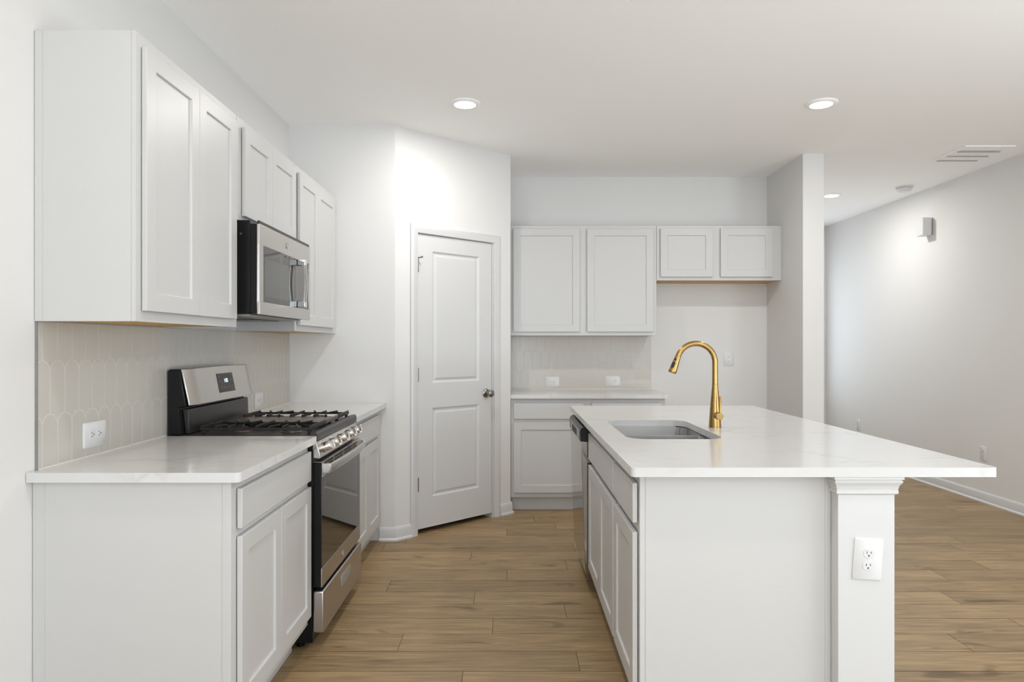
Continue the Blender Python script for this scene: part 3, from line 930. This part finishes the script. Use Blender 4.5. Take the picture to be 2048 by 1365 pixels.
# ------------------------------------------------------------------ emblem helper
def emblem(f, cu, cv, n, r, parent):
    bm = BM()
    lathe(bm, f(cu, cv, n), f.n, [(r, 0), (r, 0.0012), (r * 0.97, 0.0016)], 28)
    e = part('emblem', bm, 'grey_plastic', parent)
    bm = BM()
    ring = [f(cu + r * 0.9 * math.cos(2 * PI * k / 28), cv + r * 0.9 * math.sin(2 * PI * k / 28), n + 0.0016) for k in range(29)]
    tube(bm, ring, r * 0.07, 6, False)
    text_bm(bm, 'GE', f, cu, cv, n + 0.0014, r * 1.05)
    part('monogram', bm, 'chrome', e)

# ------------------------------------------------------------------ range
def gas_range():
    y0, y1 = 2.852, 3.594
    t = thing('gas_range', (-1.1, (y0 + y1) / 2, 0), 'stainless steel gas range with black cooktop between the left cabinets', 'range')
    bm = BM()
    box(bm, XL + 0.012, -0.836, y0 + 0.002, y1 - 0.002, 0.03, 0.895)
    for x in (-1.40, -0.90):
        for y in (y0 + 0.05, y1 - 0.05): lathe(bm, (x, y, 0.0), (0, 0, 1), [(0.018, 0), (0.018, 0.03)], 12)
    part('body', bm, 'black', t, 0.002)
    # cooktop: shallow tray with raised rim
    bm = BM()
    box(bm, -1.40, -0.815, y0, y1 - 0.01, 0.8955, 0.913)
    ct = part('cooktop', bm, 'charcoal', t, 0.004)
    bm = BM()
    prism(bm, BACK, [(-0.8452, 0.9135), (-0.8452, 0.925), (-0.822, 0.927), (-0.8148, 0.918), (-0.8148, 0.889), (-0.820, 0.887), (-0.8352, 0.887), (-0.8352, 0.895), (-0.8145, 0.9135)][:8], -(y1 - 0.012), -y0)
    part('front_rim', bm, 'charcoal', ct, 0.002, label='dark grey front rim of the cooktop')
    # backguard
    bm = BM()
    prism(bm, BACK, [(XL + 0.0135, 0.9135), (XL + 0.0135, 1.185), (-1.445, 1.193), (-1.400, 1.193), (-1.372, 1.035), (-1.405, 1.030), (-1.392, 0.9135)], -(y1 - 0.04), -(y0 + 0.001))
    bg = part('backguard', bm, 'black', t, 0.004)
    bm = BM()
    prism(bm, BACK, [(-1.404, 1.022), (-1.378, 1.022), (-1.374, 0.915), (-1.391, 0.915)], -(y1 - 0.05), -(y0 + 0.035))
    part('lower_panel', bm, 'charcoal', bg, 0.003)
    bm = BM()
    q = [(-1.399, 1.196), (-1.372, 1.196), (-1.3405, 1.0385), (-1.366, 1.0385)]
    # bowed face: wide slanted steel panel with rounded ends
    n = 16
    rows = []
    for i in range(n + 1):
        s = i / n
        y = y0 + 0.008 + s * (y1 - 0.045 - y0 - 0.008)
        ex = min(s, 1 - s) * (y1 - y0)
        k = 1.0 if ex > 0.014 else math.sqrt(max(0.0, 1 - (1 - ex / 0.014) ** 2))
        bow = 0.004 * (1 - (2 * s - 1) ** 2)
        rows.append([bm.verts.new((q[0][0], y, q[0][1] - 0.002 + bow)), bm.verts.new((q[0][0] + (q[1][0] - q[0][0]) * (0.25 + 0.75 * k), y, q[1][1] - 0.002 + bow)),
                     bm.verts.new((q[3][0] + (q[2][0] - q[3][0]) * (0.25 + 0.75 * k), y, q[2][1])), bm.verts.new((q[3][0], y, q[3][1]))])
    # extra ring close to both ends for the rounding
    for a, b in zip(rows, rows[1:]):
        for k in range(4): bm.faces.new([a[k], a[(k + 1) % 4], b[(k + 1) % 4], b[k]])
    bm.faces.new(rows[0]); bm.faces.new(list(reversed(rows[-1])))
    cp = part('control_panel', bm, 'steel', bg, 0.002, sharp=30)
    # touch display on the slanted face
    top = Vector((-1.372, 0, 1.194)); bot = Vector((-1.3405, 0, 1.0385))
    up = (top - bot).normalized(); nn = Vector((0, 1, 0)).cross(up)
    if nn.x < 0: nn = -nn
    SL = F((bot.x, 0, bot.z), (0, 1, 0), up, nn)
    bm = BM(); prism(bm, SL, rrect(3.130, 3.302, 0.036, 0.126, 0.003, 3), -0.001, 0.0026)
    ds = part('display', bm, 'display', bg, label='black glass touch display')
    bm = BM()
    text_bm(bm, '1:05', SL, 3.216, 0.090, 0.0026, 0.026, 0.0004)
    part('clock_digits', bm, 'digit', ds)
    for a, v in ((3.145, 0.112), (3.148, 0.090), (3.168, 0.090), (3.270, 0.092), (3.287, 0.092), (3.160, 0.062), (3.180, 0.057), (3.200, 0.057), (3.222, 0.058), (3.244, 0.060), (3.266, 0.062), (3.283, 0.062), (3.270, 0.045), (3.285, 0.117)):
        bm = BM(); fbox(bm, SL, a - 0.004, a + 0.004, v - 0.0022, v + 0.0022, 0.0026, 0.0030); part('button_mark', bm, 'print', ds)
    # control strip with knobs
    bm = BM()
    prism(bm, BACK, [(-0.8362, 0.8155), (-0.8362, 0.8865), (-0.820, 0.8862), (-0.7995, 0.8175), (-0.806, 0.8135)], -(y1 - 0.012), -y0)
    st = part('knob_strip', bm, 'steel_h', t, 0.003)
    kn = (Vector((-0.7995, 0, 0.8175)) - Vector((-0.820, 0, 0.8862))).normalized()
    kax = Vector((0, 1, 0)).cross(kn)
    if kax.x < 0: kax = -kax
    for i, y in enumerate((2.935, 3.055, 3.205, 3.355, 3.475)):
        c = Vector((-0.8095, y, 0.852))
        bm = BM()
        lathe(bm, c, kax, [(0.0235, 0.0), (0.0235, 0.004), (0.0205, 0.005), (0.0195, 0.030), (0.018, 0.0325)], 26)
        k = part('knob', bm, 'knobsteel', t, sharp=35)
        kf = F(c, (0, 1, 0), kax.cross(Vector((0, 1, 0))), kax)
        bm = BM()
        fbox(bm, kf, -0.0075, 0.0075, -0.021, 0.021, 0.0325, 0.050)
        part('grip', bm, 'knobsteel', k, 0.002)
    # oven door
    X = -0.797
    yd0, yd1 = y0 + 0.003, y1 - 0.012
    bm = BM(); box(bm, -0.8352, X - 0.004, yd0, yd1, 0.266, 0.797)
    od = part('oven_door', bm, 'black', t, 0.002)
    bm = BM(); box(bm, X - 0.0039, X, yd0 + 0.002, yd1 - 0.001, 0.347, 0.742)
    part('window', bm, 'darkglass', od, 0.001, label='glossy dark oven window')
    bm = BM(); box(bm, X - 0.0039, X + 0.0008, yd0, yd1, 0.266, 0.3465)
    lo = part('lower_band', bm, 'steel', od, 0.001)
    # upper steel band with an arched lower edge
    bm = BM()
    pts = [(yd0, 0.797), (yd0, 0.734)] + [(yd0 + (yd1 - yd0) * s / 12, 0.734 + 0.006 * math.sin(PI * s / 12)) for s in range(1, 12)] + [(yd1, 0.734), (yd1, 0.797)]
    prism(bm, LEFT, list(reversed(pts)), X + 0.0002, X + 0.0018)
    part('upper_band', bm, 'steel', od)
    bm = BM(); prism(bm, BACK, [(-0.8350, 0.7972), (-0.8350, 0.8010), (-0.7985, 0.7992), (-0.7955, 0.7972)], -yd1, -yd0)
    part('top_trim', bm, 'steel_h', od, 0.001)
    for y2, y3 in ((2.900, 3.030), (3.060, 3.205), (3.235, 3.385), (3.412, 3.500)):
        for z2 in (0.7855, 0.7725):
            bm = BM(); fbox(bm, LEFT, y2, y3, z2, z2 + 0.0065, X + 0.0010, X + 0.0022)
            part('vent_slot', bm, 'slot', od)
    # broad handle bar on two end brackets
    bm = BM()
    h0, h1 = yd0 + 0.006, yd1 - 0.02
    rows = []
    for i in range(17):
        s = i / 16
        y = h0 + 0.012 + (h1 - h0 - 0.024) * s
        bow = 0.014 * (1 - (2 * s - 1) ** 2)
        rows.append([bm.verts.new((x + bow, y, z)) for x, z in ((-0.776, 0.788), (-0.767, 0.790), (-0.761, 0.784), (-0.762, 0.758), (-0.768, 0.751), (-0.776, 0.754))])
    for a, b in zip(rows, rows[1:]):
        for k in range(6): bm.faces.new([a[k], a[(k + 1) % 6], b[(k + 1) % 6], b[k]])
    bm.faces.new(rows[0]); bm.faces.new(list(reversed(rows[-1])))
    hb = part('handle', bm, 'steel_h', od, sharp=60)
    for a in (h0, h1 - 0.014):
        bm = BM(); prism(bm, BACK, [(X + 0.0019, 0.752), (X + 0.0019, 0.793), (-0.766, 0.792), (-0.760, 0.784), (-0.762, 0.758), (-0.769, 0.750)], -(a + 0.014), -a)
        part('handle_bracket', bm, 'chrome', hb, 0.0015)
    emblem(LEFT, 3.215, 0.300, X + 0.0009, 0.015, od)
    # storage drawer
    bm = BM(); box(bm, -0.8352, -0.789, y0 + 0.002, y1 - 0.012, 0.073, 0.250)
    dr = part('storage_drawer', bm, 'steel', t, 0.006, 3)
    bm = BM(); fbox(bm, LEFT, 3.150, 3.330, 0.163, 0.214, -0.7889, -0.7868)
    part('pull_frame', bm, 'chrome', dr, 0.0008)
    bm = BM(); fbox(bm, LEFT, 3.158, 3.322, 0.168, 0.208, -0.7869, -0.7860)
    part('pull_recess', bm, 'grey_plastic', dr)
    # burners, grates, griddle
    zt = 0.9131
    for (x, y, r) in ((-0.97, 3.00, 0.045), (-1.20, 3.00, 0.036), (-0.97, 3.45, 0.038), (-1.20, 3.45, 0.045)):
        bm = BM()
        lathe(bm, (x, y, zt), (0, 0, 1), [(r + 0.012, 0), (r + 0.010, 0.004), (r, 0.006), (r, 0.012)], 24)
        b = part('burner', bm, 'griddle', t)
        bm = BM(); lathe(bm, (x, y, zt + 0.0121), (0, 0, 1), [(r - 0.004, 0), (r - 0.004, 0.006), (r - 0.010, 0.009)], 24)
        part('burner_cap', bm, 'blackmat', b)
    gx0, gx1 = -1.330, -0.852
    def grate(ya, yb):
        bm = BM()
        z0, z1, w = 0.9295, 0.949, 0.009
        # outer frame
        box(bm, gx0, gx1, ya, ya + w, z0, z1 - 0.009); box(bm, gx0, gx1, yb - w, yb, z0, z1 - 0.009)
        box(bm, gx0, gx0 + w, ya + w, yb - w, z0, z1); box(bm, gx1 - w, gx1, ya + w, yb - w, z0, z1)
        box(bm, (gx0 + gx1) / 2 - w / 2, (gx0 + gx1) / 2 + w / 2, ya + w, yb - w, z0 + 0.006, z1)
        # fingers that rise from the frame and reach over the burners
        nx = 8
        for i in range(nx + 1):
            x = gx0 + 0.006 + (gx1 - gx0 - 0.012) * i / nx
            for a, d in ((ya, 1), (yb, -1)):
                L = 0.062 if i % 4 else 0.02
                fbox(bm, F((x - 0.005, a, 0), (1, 0, 0), (0, d, 0), (0, 0, 1)), 0, 0.010, 0, 0.010, z1 - 0.010, z1)
                if i % 4:
                    tgt = gx0 + (gx1 - gx0) * (0.25 if i < 4 else 0.75)
                    sx = (tgt - x) * 0.35
                    p = [(x - 0.004, a + d * 0.008), (x + 0.004, a + d * 0.008), (x + 0.004 + sx, a + d * (0.008 + L)), (x - 0.004 + sx, a + d * (0.008 + L))]
                    prism(bm, WORLD, p if d > 0 else list(reversed(p)), z1 - 0.010, z1)
        for x in (gx0 + 0.012, gx1 - 0.012):
            for y in (ya + 0.012, yb - 0.012):
                box(bm, x - 0.007, x + 0.007, y - 0.007, y + 0.007, zt, z0 + 0.002)
        part('grate', bm, 'blackmat', t, 0.0018)
    grate(2.890, 3.118); grate(3.352, 3.572)
    bm = BM()
    box(bm, gx0 + 0.01, gx1 - 0.012, 3.124, 3.346, 0.930, 0.939)
    for x in (gx0 + 0.03, gx1 - 0.04):
        for y in (3.14, 3.33): box(bm, x - 0.008, x + 0.008, y - 0.008, y + 0.008, zt, 0.931)
    box(bm, gx1 - 0.0115, gx1, 3.124, 3.346, 0.9295, 0.949)
    part('griddle', bm, 'griddle', t, 0.002, label='flat brown-grey griddle plate')
gas_range()

# ------------------------------------------------------------------ microwave
def microwave():
    y0, y1, z0, z1 = 2.841, 3.556, 1.427, 1.826
    X = -1.055
    t = thing('microwave', (-1.25, (y0 + y1) / 2, z0), 'stainless steel over-the-range microwave hanging under the short cabinet', 'microwave')
    bm = BM(); box(bm, XL + 0.0085, X - 0.042, y0 + 0.002, y1 - 0.002, z0 + 0.002, z1)
    bd = part('body', bm, 'black', t, 0.003)
    bm = BM(); box(bm, X - 0.0415, X - 0.012, y0, y1, z0 + 0.004, z1 - 0.016)
    dr = part('door', bm, 'black', t, 0.002)
    bm = BM()
    # steel face as a frame round the window
    wy0, wy1, wz0, wz1 = y0 + 0.043, y1 - 0.018, 1.481, 1.723
    for a, b, c, d in ((y0, y1, z0, wz0), (y0, y1, wz1, z1 - 0.016), (y0, wy0, wz0, wz1), (wy1, y1, wz0, wz1)):
        fbox(bm, LEFT, a, b, c, d, X - 0.0118, X)
    bmesh.ops.remove_doubles(bm, verts=bm.verts[:], dist=1e-5)
    part('face_frame', bm, 'steel', dr, 0.0012)
    bm = BM(); fbox(bm, LEFT, wy0 + 0.0005, wy1 - 0.0005, wz0 + 0.0005, wz1 - 0.0005, X - 0.0116, X - 0.002)
    wn_ = part('window', bm, 'darkglass', dr, label='glossy dark window')
    bm = BM(); fbox(bm, LEFT, wy0 + 0.018, wy1 - 0.17, wz0 + 0.026, wz1 - 0.052, X - 0.0021, X - 0.0016)
    part('window_mesh', bm, 'screen', wn_)
    # top vent grille
    bm = BM(); box(bm, X - 0.0115, X - 0.003, y0 + 0.004, y1 - 0.004, z1 - 0.0148, z1 - 0.001)
    part('top_vent', bm, 'charcoal', t, 0.001)
    # D-shaped chrome handle: bowed vertical bar between two flared ends
    hy = 3.365
    n = 20
    bm = BM()
    rows = []
    for i in range(n + 1):
        s = i / n
        z = 1.490 + (1.718 - 1.490) * s
        out = 0.034 + 0.009 * math.sin(PI * s)
        wd = 0.026 + 0.006 * math.sin(PI * s)
        rows.append([bm.verts.new((X + out - 0.009, hy - wd / 2, z)), bm.verts.new((X + out - 0.003, hy - wd / 2, z)), bm.verts.new((X + out, hy - wd / 3, z)), bm.verts.new((X + out, hy + wd / 3, z)), bm.verts.new((X + out - 0.003, hy + wd / 2, z)), bm.verts.new((X + out - 0.009, hy + wd / 2, z))])
    for a, b in zip(rows, rows[1:]):
        for k in range(6): bm.faces.new([a[k], a[(k + 1) % 6], b[(k + 1) % 6], b[k]])
    bm.faces.new(rows[0]); bm.faces.new(list(reversed(rows[-1])))
    hd = part('handle', bm, 'steel_h', dr, sharp=40)
    for za, zb in ((1.484, 1.516), (1.692, 1.724)):
        bm = BM(); fbox(bm, LEFT, hy - 0.017, hy + 0.017, za, zb, X - 0.0018, X + 0.0365)
        part('handle_end', bm, 'chrome', hd, 0.003)
    emblem(LEFT, (y0 + y1) / 2 - 0.01, 1.768, X + 0.0003, 0.0145, dr)
    # underside: light and filters
    bm = BM(); box(bm, XL + 0.03, X - 0.05, y0 + 0.02, y1 - 0.02, z0 - 0.006, z0 + 0.0015)
    un = part('underside', bm, 'grey_plastic', t, 0.001)
    for a in (y0 + 0.06, y0 + 0.40):
        bm = BM(); box(bm, -1.40, -1.20, a, a + 0.26, z0 - 0.009, z0 - 0.0062); part('grease_filter', bm, 'charcoal', un)
    bm = BM(); lathe(bm, (X - 0.08, y0 + 0.0025, 1.768), (0, -1, 0), [(0.006, 0), (0.005, 0.003)], 12); part('screw', bm, 'nickel', bd)
    bm = BM()
    for a in (0.12, 0.32, 0.60): lathe(bm, (X - 0.025, y0 + a, z0 + 0.004), (0, 0, -1), [(0.004, 0), (0.004, 0.003)], 10)
    part('rubber_bumpers', bm, 'slot', t)
microwave()

# ------------------------------------------------------------------ dishwasher
def dishwasher():
    y0, y1 = 3.468, 4.078
    t = thing('dishwasher', (0.7, (y0 + y1) / 2, 0), 'stainless steel dishwasher with dark control bar at the far end of the island', 'dishwasher')
    bm = BM(); box(bm, 0.425, 1.02, y0 + 0.004, y1 - 0.004, 0.09, 0.868)
    part('tub', bm, 'charcoal', t, 0.002)
    def bowed(name, prof, mat, bow, smooth=40):
        bm = BM(); rows = []
        for i in range(13):
            s = i / 12
            y = y0 + (y1 - y0) * s
            bb = bow * (1 - (2 * s - 1) ** 2) - 0.022 * s * 0
            rows.append([bm.verts.new((x - bb * fcr, y, z)) for x, z, fcr in prof])
        k = len(prof)
        for a, b in zip(rows, rows[1:]):
            for i in range(k): bm.faces.new([a[i], a[(i + 1) % k], b[(i + 1) % k], b[i]])
        bm.faces.new(rows[0]); bm.faces.new(list(reversed(rows[-1])))
        return bm
    d = part('door', bowed('door', [(0.424, 0.115, 0), (0.392, 0.115, 1), (0.384, 0.30, 1), (0.372, 0.70, 1), (0.370, 0.797, 1), (0.424, 0.797, 0)], 'steel_dish', 0.002), 'steel_dish', t, 0.002, sharp=30)
    c = part('control_bar', bowed('control_bar', [(0.424, 0.7985, 0), (0.366, 0.7985, 1), (0.364, 0.850, 1), (0.369, 0.864, 1), (0.381, 0.872, 1), (0.424, 0.873, 0)], 'black', 0.002), 'black', t, 0.001, sharp=30)
    bm = BM(); fbox(bm, ISL, -(y1 - 0.10), -(y0 + 0.05), 0.802, 0.853, -0.3655, -0.3622)
    fp = part('fascia', bm, 'grey_plastic', c, 0.001)
    bm = BM(); prism(bm, ISL, rrect(-(y1 - 0.20), -(y0 + 0.16), 0.808, 0.842, 0.010), -0.3621, -0.3612)
    part('pocket_handle', bm, 'slot', fp)
    bm = BM(); box(bm, 0.47, 0.49, y0 + 0.004, y1 - 0.004, 0.0, 0.0895)
    part('toe_panel', bm, 'black', t)
dishwasher()

# ------------------------------------------------------------------ ceiling and wall fittings
def ceiling_light(x, y, label, key):
    t = thing('ceiling_light', (x, y, HC - 0.012), label, 'ceiling light', 'recessed ceiling lights')
    bm = BM(); lathe(bm, (x, y, HC - 0.0004), (0, 0, -1), [(0.094, 0), (0.092, 0.004), (0.080, 0.009), (0.068, 0.012), (0.0640, 0.0110), (0.0640, 0.006)], 40)
    part('trim_ring', bm, 'ceiling', t, sharp=50)
    bm = BM(); lathe(bm, (x, y, HC - 0.0066), (0, 0, -1), [(0.0630, 0), (0.0630, 0.0045), (0.057, 0.0068)], 40)
    part('lens', bm, 'lens', t, sharp=50)
    if PW[key] > 0: area('ceiling_lamp', (x, y, HC - 0.016), (0, 0, 0), 0.12, 0.12, PW[key], WARM, 'DISK')
ceiling_light(-0.268, 4.045, 'round recessed ceiling light above the pantry door', 'far')
ceiling_light(1.875, 4.045, 'round recessed ceiling light above the far end of the island', 'far')
ceiling_light(3.126, 6.527, 'round recessed ceiling light in the hall beside the alcove wall', 'hall')
# the same fittings continue overhead, out of the frame
ceiling_light(-0.268, 1.55, 'round recessed ceiling light over the near end of the range run', 'near')
ceiling_light(1.875, 1.55, 'round recessed ceiling light over the near end of the island', 'near')
ceiling_light(-0.1, -1.6, 'round recessed ceiling light behind the camera on the left', 'living')
ceiling_light(2.4, -1.6, 'round recessed ceiling light behind the camera on the right', 'living')

def vent():
    x0, x1, y0, y1 = 3.318, 3.688, 4.894, 5.272
    t = thing('ceiling_vent', ((x0 + x1) / 2, (y0 + y1) / 2, HC - 0.02), 'white square louvred air vent in the ceiling by the right wall', 'vent')
    bm = BM()
    z0, z1 = HC - 0.012, HC - 0.0004
    wv = 0.028
    box(bm, x0, x1, y0, y0 + wv, z0, z1); box(bm, x0, x1, y1 - wv, y1, z0, z1)
    box(bm, x0, x0 + wv, y0 + wv, y1 - wv, z0, z1); box(bm, x1 - wv, x1, y0 + wv, y1 - wv, z0, z1)
    part('frame', bm, 'ceiling', t, 0.003)
    bm = BM(); box(bm, x0 + wv, x1 - wv, y0 + wv, y1 - wv, HC - 0.0035, HC - 0.0006)
    part('duct_screen', bm, 'caulk', t)
    n, pitch = 4, (y1 - y0 - 2 * wv) / 4
    for k in range(n):
        y = y0 + wv + k * pitch
        bm = BM(); prism(bm, F((0, 0, 0), (0, 1, 0), (0, 0, 1), (1, 0, 0)), [(y + 0.001, HC - 0.009), (y + pitch - 0.016, HC - 0.0135), (y + pitch - 0.013, HC - 0.0125), (y + 0.003, HC - 0.0075)], x0 + wv, x1 - wv)
        part('louvre', bm, 'ceiling', t)
    for y in (y0 + 0.118, y0 + 0.242, y1 - 0.014):
        bm = BM(); box(bm, x0 + wv, x1 - wv, y, y + 0.012, HC - 0.0180, HC - 0.0136); part('slot_row', bm, 'light_grey', t)
vent()
bm = BM(); lathe(bm, (3.638, 6.195, HC - 0.0004), (0, 0, -1), [(0.072, 0), (0.072, 0.010), (0.068, 0.012), (0.068, 0.016), (0.062, 0.018), (0.060, 0.034), (0.050, 0.042)], 36)
t = thing('smoke_detector', (3.638, 6.195, HC - 0.045), 'round white smoke detector on the hall ceiling by the right wall', 'smoke detector')
part('housing', bm, 'plastic', t, sharp=30)
bm = BM(); lathe(bm, (3.638, 6.195, HC - 0.0128), (0, 0, -1), [(0.0688, 0), (0.0688, 0.0028)], 36); part('vent_ring', bm, 'grey_plastic', t)
t = thing('door_chime', (XR, 6.24, 2.25), 'small white box high on the right wall under the ceiling', 'chime')
bm = BM(); fbox(bm, RIGHT, -6.292, -6.190, 2.305, 2.470, -XR + 0.012, -XR + 0.095); part('cover', bm, 'plastic', t, 0.006)
bm = BM(); fbox(bm, RIGHT, -6.287, -6.195, 2.310, 2.465, -XR + 0.0005, -XR + 0.0118); part('shadow_plate', bm, 'grey_plastic', t)  # grey slab standing in for the box's shadow on its wall side
